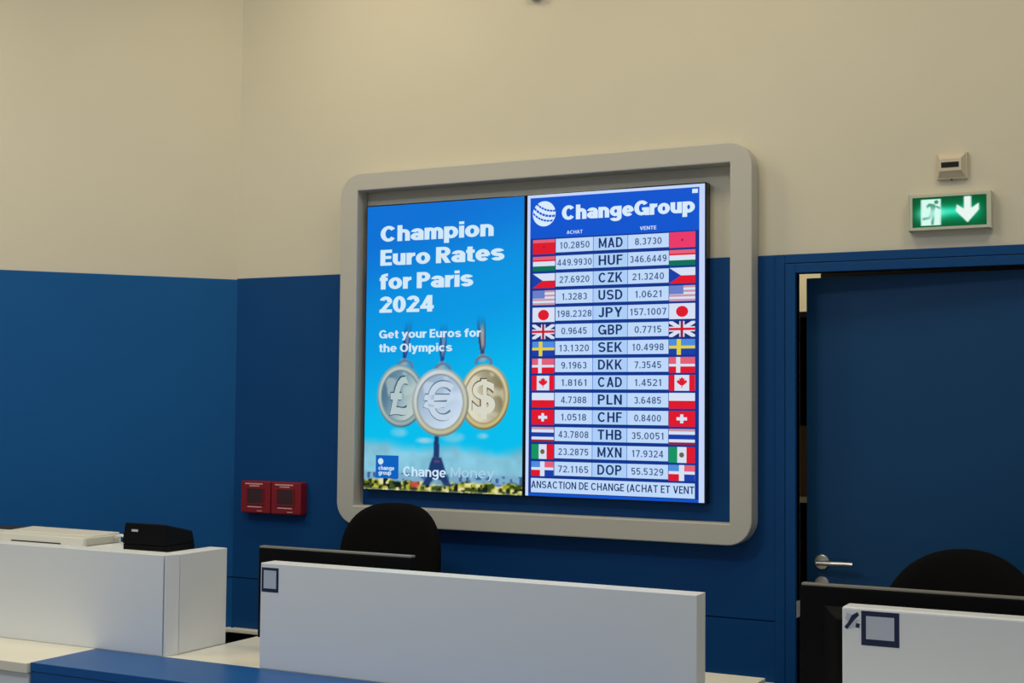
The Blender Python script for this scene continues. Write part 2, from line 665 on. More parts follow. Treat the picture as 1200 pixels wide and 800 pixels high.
# lever handle
def rosette(z):
    b = bmesh.new()
    tube(b, [(-LW + 0.055, 0.0, z), (-LW + 0.055, -0.006, z), (-LW + 0.055, -0.008, z)], [0.026, 0.026, 0.023], 24)
    return b
b = rosette(1.05)
tube(b, [(-LW + 0.055, -0.006, 1.05), (-LW + 0.055, -0.045, 1.05)], 0.009, 14)
tube(b, [(-LW + 0.05, -0.047, 1.05), (-LW + 0.10, -0.049, 1.0515), (-LW + 0.178, -0.049, 1.0535)], [0.0085, 0.0085, 0.0075], 14)
obj('door_handle', b, M['chrome'], door, smooth=False, world=False, bevel=0.001)
b = rosette(0.975)
box(b, -LW + 0.052, -LW + 0.058, -0.0095, -0.0075, 0.965, 0.985)
obj('lock_rosette', b, M['chrome'], door, world=False)

# the room behind the door, seen through the gap
bm = bmesh.new()
box(bm, -3.4, 1.6, 7.30, 7.4, DADO, 3.2, 0)
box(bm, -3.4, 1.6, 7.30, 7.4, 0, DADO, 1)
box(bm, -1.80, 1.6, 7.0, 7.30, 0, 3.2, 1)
struct('wall_rear', bm, [M['cream'], M['near_black']])
bm = B(-3.4, 1.6, D + T + 0.001, 7.4, 3.2, 3.3)
struct('trim_3', bm, M['ceiling'])
bm = bmesh.new()
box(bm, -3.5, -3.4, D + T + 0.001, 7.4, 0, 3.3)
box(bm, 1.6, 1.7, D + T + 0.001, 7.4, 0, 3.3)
struct('wall_side', bm, M['near_black'])

def ceiling_lamp(x, y, z, w, h, watts, label, group, tone=0):
    t = thing('ceiling_light', label, 'ceiling light', (x, y, z), 0, group)
    b = bmesh.new()
    for a in ((-w, w, -h, -h + 0.02), (-w, w, h - 0.02, h), (-w, -w + 0.02, -h + 0.02, h - 0.02), (w - 0.02, w, -h + 0.02, h - 0.02)):
        box(b, x + a[0], x + a[1], y + a[2], y + a[3], z - 0.02, z)
    obj('lamp_frame', b, M['lamp_frame'], t)
    obj('diffuser', B(x - w + 0.02, x + w - 0.02, y - h + 0.02, y + h - 0.02, z - 0.012, z - 0.002), M['diffuser'], t)
    l = bpy.data.lights.new('lamp_glow', 'AREA')
    l.shape = 'RECTANGLE'
    l.size = 2 * w
    l.size_y = 2 * h
    l.energy = watts
    l.color = LAMP_COLOURS[tone]
    lo = bpy.data.objects.new('lamp_glow', l)
    COL.objects.link(lo)
    lo.parent = t
    lo.location = (0, 0, -0.025)
for x, y, w, tone in LAMPS:
    ceiling_lamp(x, y, CEIL, 0.3, 0.3, w, 'unseen square panel light in the ceiling above the exchange counters', 'panel lights above the counters', tone)
ceiling_lamp(-2.2, 6.5, 3.2, 0.2, 0.2, 22, 'panel light in the ceiling of the room behind the open door', None)

# ------------------------------------------------------------------ display surround and the two screens
def surround():
    ox0, ox1, oz0, oz1 = -3.087, -1.393, 1.106, 2.494
    ix0, ix1, iz0, iz1 = -3.0085, -1.4715, 1.180, 2.424
    r, n = 0.088, 10
    out, inn = [], []
    for (cx, cz, a0, ic) in ((ox1 - r, oz1 - r, 0, (ix1, iz1)), (ox0 + r, oz1 - r, 90, (ix0, iz1)),
                             (ox0 + r, oz0 + r, 180, (ix0, iz0)), (ox1 - r, oz0 + r, 270, (ix1, iz0))):
        for k in range(n + 1):
            a = math.radians(a0 + 90 * k / n)
            out.append((cx + r * math.cos(a), cz + r * math.sin(a)))
            inn.append(ic)
    bm = bmesh.new()
    y0, y1 = D - 0.08, D - BP - 0.0006
    fo = [bm.verts.new((x, y0, z)) for x, z in out]
    bo = [bm.verts.new((x, y1, z)) for x, z in out]
    cf, cb = {}, {}
    for p in inn:
        if p not in cf:
            cf[p] = bm.verts.new((p[0], y0, p[1]))
            cb[p] = bm.verts.new((p[0], y1, p[1]))
    N = len(out)
    for i in range(N):
        j = (i + 1) % N
        a, c = inn[i], inn[j]
        bm.faces.new((fo[i], fo[j], bo[j], bo[i]))
        if a == c:
            bm.faces.new((fo[i], fo[j], cf[a]))
            bm.faces.new((bo[i], bo[j], cb[a]))
        else:
            bm.faces.new((fo[i], fo[j], cf[c], cf[a]))
            bm.faces.new((bo[i], bo[j], cb[c], cb[a]))
            bm.faces.new((cf[a], cf[c], cb[c], cb[a]))
    o = obj('display_surround', bm, M['surround'], None, bevel=0.004)
    return tag(o, 'pale raised surround with rounded outer corners framing both wall screens', 'frame')
surround()

YS = D - 0.050
rng = np.random.RandomState(4)
NOISE = rng.rand(64, 64)
def noise(X, Z, s):
    x = X * s
    z = Z * s
    xi = np.floor(x).astype(int)
    zi = np.floor(z).astype(int)
    fx = x - xi
    fz = z - zi
    fx = fx * fx * (3 - 2 * fx)
    fz = fz * fz * (3 - 2 * fz)
    g = lambda i, j: NOISE[i % 64, j % 64]
    return (g(xi, zi) * (1 - fx) + g(xi + 1, zi) * fx) * (1 - fz) + (g(xi, zi + 1) * (1 - fx) + g(xi + 1, zi + 1) * fx) * fz
def sst(a, b, x):
    t = np.clip((x - a) / (b - a), 0, 1)
    return t * t * (3 - 2 * t)
def c3(r, g, b):
    return np.array([r, g, b]) / 255.0
def mix(img, c, a):
    return img * (1 - a[..., None]) + c * a[..., None]
def inpoly(X, Z, pts):
    r = np.zeros(X.shape, bool)
    n = len(pts)
    for i in range(n):
        x1, z1 = pts[i]
        x2, z2 = pts[(i + 1) % n]
        if z1 == z2:
            continue
        k = ((z1 > Z) != (z2 > Z)) & (X < (x2 - x1) * (Z - z1) / (z2 - z1) + x1)
        r ^= k
    return r
def soft(X, Z, pts, e=0.0025):
    a = np.zeros(X.shape)
    for dx, dz in ((0, 0), (e, 0), (-e, 0), (0, e), (0, -e)):
        a += inpoly(X + dx, Z + dz, pts)
    return a / 5

def poster(X, Z):
    u = (X + 2.979) / 0.698
    v = (Z - 1.245) / 1.115
    img = np.zeros(X.shape + (3,))
    top, mid, low = c3(0, 112, 212), c3(0, 150, 226), c3(0, 188, 236)
    k = np.clip((1 - v) + 0.18 * (u - 0.5), 0, 1)
    a = sst(0.0, 0.38, k)
    b = sst(0.35, 0.75, k)
    img[:] = top
    img = mix(img, mid, a)
    img = mix(img, low, b)
    # cloud bank and small clouds
    n = noise(X, Z, 17) * 0.6 + noise(X, Z, 41) * 0.4
    edge = 1.425 + 0.03 * (noise(X, Z * 0, 9) - 0.5) - 0.02 * u
    cl = sst(edge + 0.03, edge - 0.03, Z + 0.03 * (n - 0.5))
    img = mix(img, c3(150, 190, 208) * (0.9 + 0.25 * n[..., None]), cl * 0.85)
    for cx, cz, w, h in ((-2.82, 1.470, 0.045, 0.022), (-2.58, 1.455, 0.06, 0.024), (-2.45, 1.462, 0.03, 0.014), (-2.70, 1.44, 0.05, 0.014)):
        d = ((X - cx) / w) ** 2 + ((Z - cz) / h) ** 2
        img = mix(img, c3(165, 208, 226), np.clip(1.1 - d, 0, 1) * (0.35 + 0.6 * n))
    hz = sst(1.325, 1.305, Z)
    img = mix(img, c3(120, 160, 190), hz * 0.7)
    lines = (noise(X, Z, 70) > 0.62) & (Z < 1.314) & (Z > 1.288)
    img = mix(img, c3(30, 70, 130), lines * 0.7)
    # eiffel tower
    navy = c3(28, 56, 108)
    img = mix(img, navy, soft(X, Z, [(-2.658, 1.50), (-2.641, 1.50), (-2.637, 1.376), (-2.663, 1.376)]))
    img = mix(img, navy, soft(X, Z, [(-2.668, 1.376), (-2.628, 1.376), (-2.618, 1.352), (-2.6, 1.295), (-2.576, 1.262),
                                    (-2.61, 1.262), (-2.628, 1.288), (-2.648, 1.294), (-2.668, 1.288), (-2.686, 1.262),
                                    (-2.722, 1.262), (-2.694, 1.295), (-2.678, 1.352)]))
    img = mix(img, c3(110, 70, 120), soft(X, Z, [(-2.66, 1.366), (-2.636, 1.366), (-2.636, 1.358), (-2.66, 1.358)]) * 0.8)
    img = mix(img, c3(190, 210, 190), soft(X, Z, [(-2.668, 1.275), (-2.63, 1.275), (-2.618, 1.255), (-2.68, 1.255)]) * 0.9)
    # tree tops of the city
    n1 = noise(X, Z, 62)
    n2 = noise(X + 7, Z, 95)
    tl = 1.284 + 0.012 * (noise(X, Z * 0, 36) - 0.5)
    tr = sst(tl + 0.004, tl - 0.004, Z)
    keep = 1 - soft(X, Z, [(-2.72, 1.268), (-2.69, 1.30), (-2.6, 1.30), (-2.575, 1.268)]) * 0.9
    tree = np.zeros(img.shape)
    tree[:] = c3(60, 80, 30)
    tree = mix(tree, c3(170, 170, 50), sst(0.35, 0.55, n1))
    tree = mix(tree, c3(225, 220, 165), sst(0.6, 0.8, n1))
    tree = mix(tree, c3(18, 30, 22), sst(0.62, 0.75, n2))
    tree = mix(tree, c3(196, 80, 56), np.clip(1.2 - ((X + 2.745) / 0.025) ** 2 - ((Z - 1.272) / 0.018) ** 2, 0, 1))
    tree = mix(tree, c3(80, 110, 170), np.clip(1.2 - ((X + 2.38) / 0.022) ** 2 - ((Z - 1.283) / 0.012) ** 2, 0, 1))
    img = mix(img, tree, tr * keep)
    img = mix(img, c3(200, 205, 200), sst(1.254, 1.248, Z) * 0.35)
    # ribbons of the medals
    for (bx, bz, tx, w, dark, light) in ((-2.800, 1.748, -2.778, 0.020, c3(30, 62, 128), c3(120, 150, 190)),
                                         (-2.630, 1.735, -2.622, 0.020, c3(34, 66, 130), c3(130, 160, 195)),
                                         (-2.452, 1.762, -2.462, 0.022, c3(52, 64, 106), c3(190, 186, 168))):
        t = (Z - bz) / 0.165
        cx = bx + (tx - bx) * t
        wid = w * (0.35 + 1.7 * np.clip(t, 0, 1) * (1 - 0.62 * np.clip(t, 0, 1))) * 0.9
        inside = sst(1.0, 0.8, np.abs(X - cx) / wid) * sst(-0.03, 0.05, t) * sst(1.02, 0.35, t)
        img = mix(img, dark, inside)
        lt = sst(0.55, 0.3, np.abs(X - cx - wid * 0.15) / wid) * sst(0.1, 0.3, t) * sst(0.85, 0.55, t)
        img = mix(img, light, lt * 0.75)
        kn = np.clip(1.3 - ((X - bx) / 0.020) ** 2 - ((Z - bz + 0.006) / 0.018) ** 2, 0, 1)
        img = mix(img, c3(150, 165, 180), np.clip(kn, 0, 1) * 0.9)
        rg = np.abs(np.sqrt(((X - bx - 0.004) / 0.032) ** 2 + ((Z - bz + 0.022) / 0.022) ** 2) - 1)
        img = mix(img, c3(96, 120, 150), sst(0.3, 0.1, rg) * (Z > bz - 0.03))
    # medals
    def medal(img, cx, cz, rx, rz, tilt, rim, field, hi, dark, gx):
        ca, sa = math.cos(tilt), math.sin(tilt)
        px = ((X - cx) * ca + (Z - cz) * sa) / rx
        pz = (-(X - cx) * sa + (Z - cz) * ca) / rz
        r = np.sqrt(px * px + pz * pz)
        th = np.arctan2(pz, px)
        m = sst(1.02, 0.97, r)
        col = np.zeros(img.shape)
        col[:] = rim
        lit = 0.5 + 0.5 * np.cos(th - 2.0)
        col = mix(col, hi, lit * 0.8)
        col = mix(col, dark, sst(0.07, 0.0, np.abs(r - 0.97)) * (0.85 - 0.5 * lit))
        col = mix(col, dark, sst(0.05, 0.0, np.abs(r - 0.80)) * (0.35 + 0.4 * lit))
        f = sst(0.79, 0.76, r)
        fc = np.zeros(img.shape)
        fc[:] = field
        fc = mix(fc, hi, sst(-0.6, 0.7, gx * px - 0.5 * pz))
        fc = mix(fc, dark, sst(0.2, 0.85, -gx * px + 0.25 * pz) * 0.55)
        sp = noise(px + 3, pz + 5, 3.1)
        fc = mix(fc, hi, sst(0.55, 0.8, sp) * 0.6)
        col = mix(col, fc, f)
        return mix(img, col, m)
    img = medal(img, -2.815, 1.611, 0.108, 0.123, 0.06, c3(150, 172, 172), c3(96, 136, 160), c3(188, 204, 200), c3(54, 84, 106), 0.8)
    img = medal(img, -2.443, 1.609, 0.107, 0.125, -0.10, c3(198, 184, 128), c3(150, 144, 116), c3(222, 218, 196), c3(100, 80, 44), -0.8)
    img = medal(img, -2.6357, 1.588, 0.127, 0.132, 0.02, c3(190, 186, 148), c3(150, 176, 200), c3(206, 222, 240), c3(92, 104, 112), 0.4)
    return img

def wall_screen(x0, x1, z0, z1, label):
    t = thing('wall_screen', label, 'screen', ((x0 + x1) / 2, D, z0), 0)
    obj('casing', B(x0 - 0.005, x1 + 0.005, YS + 0.001, D - BP, z0 - 0.005, z1 + 0.005), M['black_gloss'], t, bevel=0.002)
    return t

scr = wall_screen(-2.979, -2.281, 1.245, 2.361, 'left wall screen with a blue poster of three currency medals')
P = Pic()
att = attr_glow('picture on screen')
P.grid(-2.979, -2.281, 1.245, 2.361, YS, 160, 256, poster, att)
y1 = YS - 0.0006
y2 = YS - 0.0012
y3 = YS - 0.0018
tw = glow('poster lettering', 208, 232, 248)
tw2 = glow('poster small lettering', 206, 230, 246)
tw3 = glow('poster fading lettering', 168, 204, 228)
P.text('Champion', -2.915, -2.409, 2.2182, 0.0625, y3, tw, (0.275, 0.20, 0.045))
P.text('Euro Rates', -2.915, -2.362, 2.1240, 0.0625, y3, tw, (0.275, 0.20, 0.045))
P.text('for Paris', -2.917, -2.495, 2.0300, 0.0625, y3, tw, (0.275, 0.20, 0.045))
P.text('2024', -2.916, -2.668, 1.9380, 0.0640, y3, tw, (0.275, 0.20, 0.045))
P.text('Get your Euros for', -2.916, -2.459, 1.8370, 0.0325, y3, tw2, (0.23, 0.18, 0.07))
P.text('the Olympics', -2.915, -2.584, 1.7830, 0.0325, y3, tw2, (0.23, 0.18, 0.07))
P.text('Change', -2.797, -2.606, 1.3010, 0.0375, y3, tw2, (0.19, 0.15, 0.09))
P.text('Money', -2.585, -2.397, 1.3035, 0.0375, y3, tw3, (0.15, 0.12, 0.10))
def embossed(s, x0, x1, z, cap, edge, face, bold):
    P.text(s, x0 - 0.003, x1 - 0.003, z + 0.001, cap, y1, edge, bold + 0.02)
    P.text(s, x0, x1, z, cap, y2, face, bold)
embossed('£', -2.862, -2.778, 1.543, 0.138, glow('pound shade', 56, 88, 112), glow('pound face', 180, 198, 200), 0.02)
embossed('€', -2.710, -2.575, 1.523, 0.132, glow('euro shade', 96, 124, 146), glow('euro face', 196, 212, 228), 0.015)
embossed('$', -2.494, -2.396, 1.549, 0.122, glow('dollar shade', 92, 82, 58), glow('dollar face', 214, 214, 198), 0.02)
lb = glow('poster logo blue', 8, 96, 190)
lw_ = glow('poster logo white', 200, 226, 246)
P.rect(-2.924, -2.819, 1.290, 1.379, y2, lb)
P.disc(-2.901, 1.355, 0.0125, 0.0125, y3, lw_)
P.text('change', -2.911, -2.838, 1.3215, 0.0165, y3, lw_, (0.24, 0.19, 0.06))
P.text('group', -2.911, -2.852, 1.303, 0.0165, y3, lw_, (0.24, 0.19, 0.06))
P.build('display', scr)

# ---- rate board
scr = wall_screen(-2.267, -1.572, 1.246, 2.362, 'right wall screen listing exchange rates beside rows of flags')
P = Pic()
g = {
    'edge': glow('board edge', 196, 214, 250), 'blue': glow('board blue', 8, 84, 206), 'blue2': glow('board dark blue', 10, 52, 140),
    'cell': glow('board cell', 190, 216, 250), 'cell2': glow('board code cell', 172, 206, 246), 'ink': glow('board ink', 22, 48, 104),
    'num': glow('board figures', 66, 92, 136), 'white': glow('board white', 224, 238, 252), 'logo': glow('board logo', 214, 234, 252),
    'red': glow('flag red', 222, 22, 44), 'red_lt': glow('flag light red', 226, 96, 120), 'wht': glow('flag white', 214, 224, 244),
    'grn': glow('flag green', 6, 112, 84), 'grn2': glow('flag mid green', 20, 146, 96), 'fblue': glow('flag blue', 22, 62, 168), 'sky': glow('flag light blue', 78, 140, 220),
    'yel': glow('flag yellow', 226, 208, 60), 'pink': glow('flag pink', 234, 56, 106), 'nvy': glow('flag navy', 30, 40, 110), 'pale': glow('flag pale red', 200, 150, 168), 'brn': glow('flag brown', 110, 96, 70),
    'lvl': glow('flag lavender', 104, 126, 200), 'drd': glow('flag dark red', 150, 30, 56),
}
L = [YS - 0.0006 * k for k in range(8)]
P.rect(-2.267, -1.572, 1.246, 2.362, L[0], g['edge'])
P.rect(-2.2545, -1.592, 1.246, 2.351, L[1], g['blue2'])
P.rect(-2.2545, -1.592, 2.199, 2.351, L[2], g['blue'])
P.rect(-2.2545, -1.592, 1.246, 1.256, L[2], g['blue'])
# globe: a ball of pale bands
gx, gz, gr = -2.197, 2.290, 0.047
P.disc(gx, gz, gr, gr, L[3], g['logo'], 40)
ct, stt = math.cos(math.radians(20)), math.sin(math.radians(20))
def gpt(a, b):
    return (gx + gr * (a * ct + b * stt), gz + gr * (-a * stt + b * ct))
for b0, sag, hb in ((0.42, 0.20, 0.075), (0.04, 0.26, 0.09), (-0.38, 0.24, 0.075)):
    lim = math.sqrt(max(0, 1 - (b0 + 0.02) ** 2)) * 1.0
    n = 7
    for k in range(n):
        a0 = -lim + 2 * lim * (k + 0.04) / n
        a1 = -lim + 2 * lim * (k + (0.86 if hb > 0.05 else 1)) / n
        f = lambda a: b0 - sag * (1 - (a / lim) ** 2) + 0.12
        P.poly([gpt(a0, f(a0) - hb), gpt(a1, f(a1) - hb), gpt(a1, f(a1) + hb), gpt(a0, f(a0) + hb)], L[4], g['blue'])
P.text('ChangeGroup', -2.124, -1.608, 2.2620, 0.054, L[4], g['logo'], (0.30, 0.22, 0.035))
P.text('ACHAT', -2.104, -2.040, 2.2095, 0.013, L[4], g['logo'], (0.17, 0.14, 0.12))
P.text('VENTE', -1.815, -1.752, 2.2095, 0.013, L[4], g['logo'], (0.17, 0.14, 0.12))
P.rect(-1.618, -1.597, 2.330, 2.345, L[4], g['logo'])

def flag(code, x0, x1, z0, z1, right):
    w, h = x1 - x0, z1 - z0
    R = lambda a, b, c, d, m, l=3: P.rect(x0 + a * w, x0 + b * w, z0 + c * h, z0 + d * h, L[l], g[m])
    def pol(pts, m, l=4):
        P.poly([(x0 + a * w, z0 + c * h) for a, c in pts], L[l], g[m])
    if code == 'MAD':
        R(0, 1, 0, 1, 'pink' if right else 'red')
        if not right:
            R(0, 1, 0.78, 1, 'red_lt', 4)
        R(0.46, 0.54, 0.42, 0.56, 'drd', 4)
    elif code == 'HUF':
        R(0, 1, 0.66, 1, 'red_lt'); R(0, 1, 0.66, 0.76, 'red', 4); R(0, 1, 0.34, 0.66, 'wht'); R(0, 1, 0, 0.34, 'grn')
    elif code == 'CZK':
        R(0, 1, 0.5, 1, 'wht'); R(0, 1, 0, 0.5, 'red'); pol([(0, 0), (0.45, 0.5), (0, 1)], 'fblue')
    elif code == 'USD':
        for k in range(7):
            R(0, 1, k / 7, (k + 1) / 7, 'pale' if k % 2 == 0 else 'wht')
        R(0, 0.55, 0.45, 1, 'lvl', 4)
    elif code == 'JPY':
        R(0, 1, 0, 1, 'wht'); P.disc(x0 + 0.5 * w, z0 + 0.48 * h, 0.0225, 0.0195, L[4], g['red'])
    elif code == 'GBP':
        R(0, 1, 0, 1, 'nvy')
        pol([(0, 0), (0.14, 0), (1, 0.86), (1, 1), (0.86, 1), (0, 0.14)], 'wht', 4)
        pol([(0, 1), (0, 0.86), (0.86, 0), (1, 0), (1, 0.14), (0.14, 1)], 'wht', 5)
        R(0.40, 0.60, 0, 1, 'wht', 6); R(0, 1, 0.34, 0.66, 'wht', 6)
        R(0.45, 0.55, 0, 1, 'drd', 7); R(0, 1, 0.42, 0.58, 'red', 7)
    elif code == 'SEK':
        R(0, 1, 0, 0.5, 'fblue'); R(0, 1, 0.5, 1, 'sky'); R(0.30, 0.46, 0, 1, 'yel', 4); R(0, 1, 0.40, 0.58, 'yel', 4)
    elif code == 'DKK':
        R(0, 1, 0, 1, 'red'); R(0, 1, 0.6, 1, 'red_lt', 4); R(0.28, 0.44, 0, 1, 'wht', 5); R(0, 1, 0.40, 0.57, 'wht', 5)
    elif code == 'CAD':
        R(0, 1, 0, 1, 'wht'); R(0, 0.22, 0, 1, 'red', 4); R(0.78, 1, 0, 1, 'red', 4)
        leaf = [(0, 0.42), (0.05, 0.3), (0.11, 0.33), (0.09, 0.18), (0.17, 0.22), (0.2, 0.10), (0.16, 0.02), (0.05, -0.12), (0.02, -0.12), (0.015, -0.28)]
        pts = [(0.5 + a, 0.46 + b) for a, b in leaf] + [(0.5 - a, 0.46 + b) for a, b in leaf[::-1][:-1]]
        pol(pts, 'red')
    elif code == 'PLN':
        R(0, 1, 0.5, 1, 'wht'); R(0, 1, 0, 0.5, 'red')
    elif code == 'CHF':
        R(0, 1, 0, 1, 'red'); R(0.44, 0.56, 0.22, 0.78, 'wht', 4); R(0.30, 0.70, 0.40, 0.60, 'wht', 4)
    elif code == 'THB':
        R(0, 1, 0.84, 1, 'pale'); R(0, 1, 0.64, 0.84, 'wht'); R(0, 1, 0.34, 0.64, 'fblue'); R(0, 1, 0.15, 0.34, 'wht'); R(0, 1, 0, 0.15, 'drd')
    elif code == 'MXN':
        R(0, 0.33, 0, 1, 'grn2'); R(0.33, 0.68, 0, 1, 'wht'); R(0.68, 1, 0, 1, 'red'); P.disc(x0 + 0.5 * w, z0 + 0.5 * h, 0.009, 0.009, L[4], g['brn'])
    elif code == 'DOP':
        R(0, 1, 0, 1, 'wht'); R(0, 0.40, 0.60, 1, 'sky', 4); R(0.60, 1, 0.60, 1, 'red_lt', 4); R(0, 0.40, 0, 0.42, 'red', 4); R(0.60, 1, 0, 0.42, 'fblue', 4)
rates = [('MAD', '10.2850', '8.3730'), ('HUF', '449.9930', '346.6449'), ('CZK', '27.6920', '21.3240'), ('USD', '1.3283', '1.0621'),
         ('JPY', '198.2328', '157.1007'), ('GBP', '0.9645', '0.7715'), ('SEK', '13.1320', '10.4998'), ('DKK', '9.1963', '7.3545'),
         ('CAD', '1.8161', '1.4521'), ('PLN', '4.7388', '3.6485'), ('CHF', '1.0518', '0.8400'), ('THB', '43.7808', '35.0051'),
         ('MXN', '23.2875', '17.9324'), ('DOP', '72.1165', '55.5329')]
for i, (code, a, b) in enumerate(rates):
    zt = 2.194 - 0.0631 * i
    zb = zt - 0.0505
    P.rect(-2.148, -1.705, zb, zt, L[3], g['cell'])
    P.rect(-1.996, -1.861, zb, zt, L[4], g['cell2'])
    P.rect(-1.9975, -1.9955, zb, zt, L[5], g['blue'])
    P.rect(-1.862, -1.860, zb, zt, L[5], g['blue'])
    flag(code, -2.242, -2.151, zt - 0.0545, zt - 0.0005, False)
    flag(code, -1.703, -1.606, zt - 0.0545, zt + 0.001, True)
    cw = 0.094
    P.text(code, -1.928 - cw / 2, -1.928 + cw / 2, zb + 0.0085, 0.036, L[6], g['ink'], (0.20, 0.165, 0.15))
    for s, cx in ((a, -2.0715), (b, -1.7825)):
        wd = 0.0187 * (len(s) - 0.55)
        P.text(s, cx - wd / 2, cx + wd / 2, zb + 0.0125, 0.0245, L[6], g['num'], (0.18, 0.15, 0.16))
P.rect(-2.243, -1.606, 1.259, 1.3115, L[3], g['cell'])
P.text('ANSACTION DE CHANGE (ACHAT ET VENT', -2.2415, -1.6075, 1.275, 0.0265, L[5], g['ink'], (0.18, 0.15, 0.12))
P.build('display', scr)

# ------------------------------------------------------------------ exit sign and detector
sg = thing('exit_sign', 'lit green exit sign with running figure and downward arrow, above the blue door', 'exit sign', (-0.75, D, 2.15), 0)
sx0, sx1, sz0, sz1, sy = -0.874, -0.622, 2.160, 2.276, D - 0.036
bm = bmesh.new()
box(bm, sx0, sx1, sy + 0.004, D, sz0, sz1)
for a in ((sx0, sx1, sz1 - 0.009, sz1), (sx0, sx1, sz0, sz0 + 0.009), (sx0, sx0 + 0.010, sz0 + 0.009, sz1 - 0.009), (sx1 - 0.010, sx1, sz0 + 0.009, sz1 - 0.009)):
    box(bm, a[0], a[1], sy - 0.002, sy + 0.0038, a[2], a[3])
obj('housing', bm, M['beige_side'], sg)
obj('end_cap', B(sx0 - 0.004, sx0, sy - 0.004, D, sz0 - 0.003, sz1 + 0.003), M['beige_side'], sg, bevel=0.001)
obj('end_cap', B(sx1, sx1 + 0.004, sy - 0.004, D, sz0 - 0.003, sz1 + 0.003), M['beige_side'], sg, bevel=0.001)
def sign_pic(X, Z):
    u = (X - (sx0 + 0.01)) / (sx1 - sx0 - 0.02)
    v = (Z - (sz0 + 0.009)) / (sz1 - sz0 - 0.018)
    img = np.zeros(X.shape + (3,))
    img[:] = c3(0, 84, 44)
    gl = np.exp(-((v - 0.47) / 0.30) ** 2) * np.exp(-(np.maximum(np.abs(u - 0.5) - 0.33, 0) / 0.12) ** 2)
    img = mix(img, c3(0, 176, 118), gl * 0.85)
    core = np.exp(-((v - 0.50) / 0.13) ** 2) * np.exp(-((u - 0.48) / 0.26) ** 4)
    img = mix(img, c3(60, 248, 205), core * 0.75)
    S = lambda pts: soft(u, v, pts, 0.012)
    wht = c3(216, 250, 238)
    door_ = S([(0.115, 0.06), (0.385, 0.06), (0.385, 0.93), (0.115, 0.93)])
    a = door_
    img = mix(img, wht, a)
    gr = c3(10, 110, 74)
    head = sst(1.3, 0.7, ((u - 0.325) / 0.030) ** 2 + ((v - 0.83) / 0.065) ** 2)
    fig = [S([(0.19, 0.72), (0.225, 0.80), (0.30, 0.76), (0.315, 0.68), (0.29, 0.50), (0.245, 0.48), (0.25, 0.66), (0.225, 0.70), (0.205, 0.62)]),
           S([(0.245, 0.50), (0.29, 0.52), (0.30, 0.36), (0.285, 0.08), (0.255, 0.08), (0.26, 0.34)]),
           S([(0.245, 0.50), (0.28, 0.46), (0.235, 0.28), (0.14, 0.24), (0.14, 0.33), (0.215, 0.35)]),
           S([(0.30, 0.72), (0.32, 0.66), (0.37, 0.58), (0.38, 0.64), (0.34, 0.70)])]
    for s in [head] + fig:
        img = mix(img, gr, s * 0.75)
    bloom = np.exp(-((v - 0.45) / 0.2) ** 2) * np.exp(-((u - 0.25) / 0.16) ** 2)  # bloom over the figure, painted into the face colours
    img = mix(img, c3(206, 255, 242), np.clip(bloom * 0.8, 0, 1))
    arrow = [(0.695, 0.97), (0.795, 0.97), (0.795, 0.58), (0.895, 0.74), (0.900, 0.52), (0.745, 0.10), (0.585, 0.50), (0.60, 0.72), (0.695, 0.56)]
    img = mix(img, c3(232, 246, 240), S(arrow))
    return img
P = Pic()
P.grid(sx0 + 0.010, sx1 - 0.010, sz0 + 0.009, sz1 - 0.009, sy + 0.003, 120, 54, sign_pic, attr_glow('lit sign face'))
P.build('sign_face', sg)

dt = thing('wall_detector', 'small beige wall detector with a dark window above the exit sign', 'detector', (-0.742, D, 2.325), 0)
bm = bmesh.new()
a, b2, c, d2 = -0.790, -0.694, 2.326, 2.412
hexa(bm, [(a, D, c), (b2, D, c), (b2, D - 0.016, c), (a, D - 0.016, c)][::1],
         [(a, D, d2), (b2, D, d2), (b2, D - 0.016, d2), (a, D - 0.016, d2)])
hexa(bm, [(a + 0.004, D - 0.016, c + 0.003), (b2 - 0.004, D - 0.016, c + 0.003), (b2 - 0.016, D - 0.036, c + 0.024), (a + 0.012, D - 0.036, c + 0.024)],
         [(a + 0.004, D - 0.016, d2 - 0.003), (b2 - 0.004, D - 0.016, d2 - 0.003), (b2 - 0.016, D - 0.036, d2 - 0.022), (a + 0.012, D - 0.036, d2 - 0.022)])
obj('body', bm, M['beige'], dt, bevel=0.0015)
obj('window', B(-0.772, -0.717, D - 0.0375, D - 0.034, 2.361, 2.378), M['dark_lens'], dt)
bm = bmesh.new()
tube(bm, [(-0.744, D - 0.010, 2.3265), (-0.744, D - 0.010, 2.3225)], 0.004, 12)
obj('indicator', bm, M['slot'], dt)

# unlit fixture whose underside just enters the picture at the top
wf = thing('wall_fixture', 'small beige fixture high on the cream wall at the picture top', 'wall fixture', (-2.257, D, 3.115), 0)
bm = bmesh.new()
box(bm, -2.285, -2.229, D - 0.035, D, 3.120, 3.20)
obj('body', bm, M['beige'], wf, bevel=0.004)
bm = bmesh.new()
tube(bm, [(-2.257, D - 0.018, 3.122), (-2.257, D - 0.018, 3.115)], [0.016, 0.012], 16)
obj('sensor_lens', bm, M['brown'], wf)

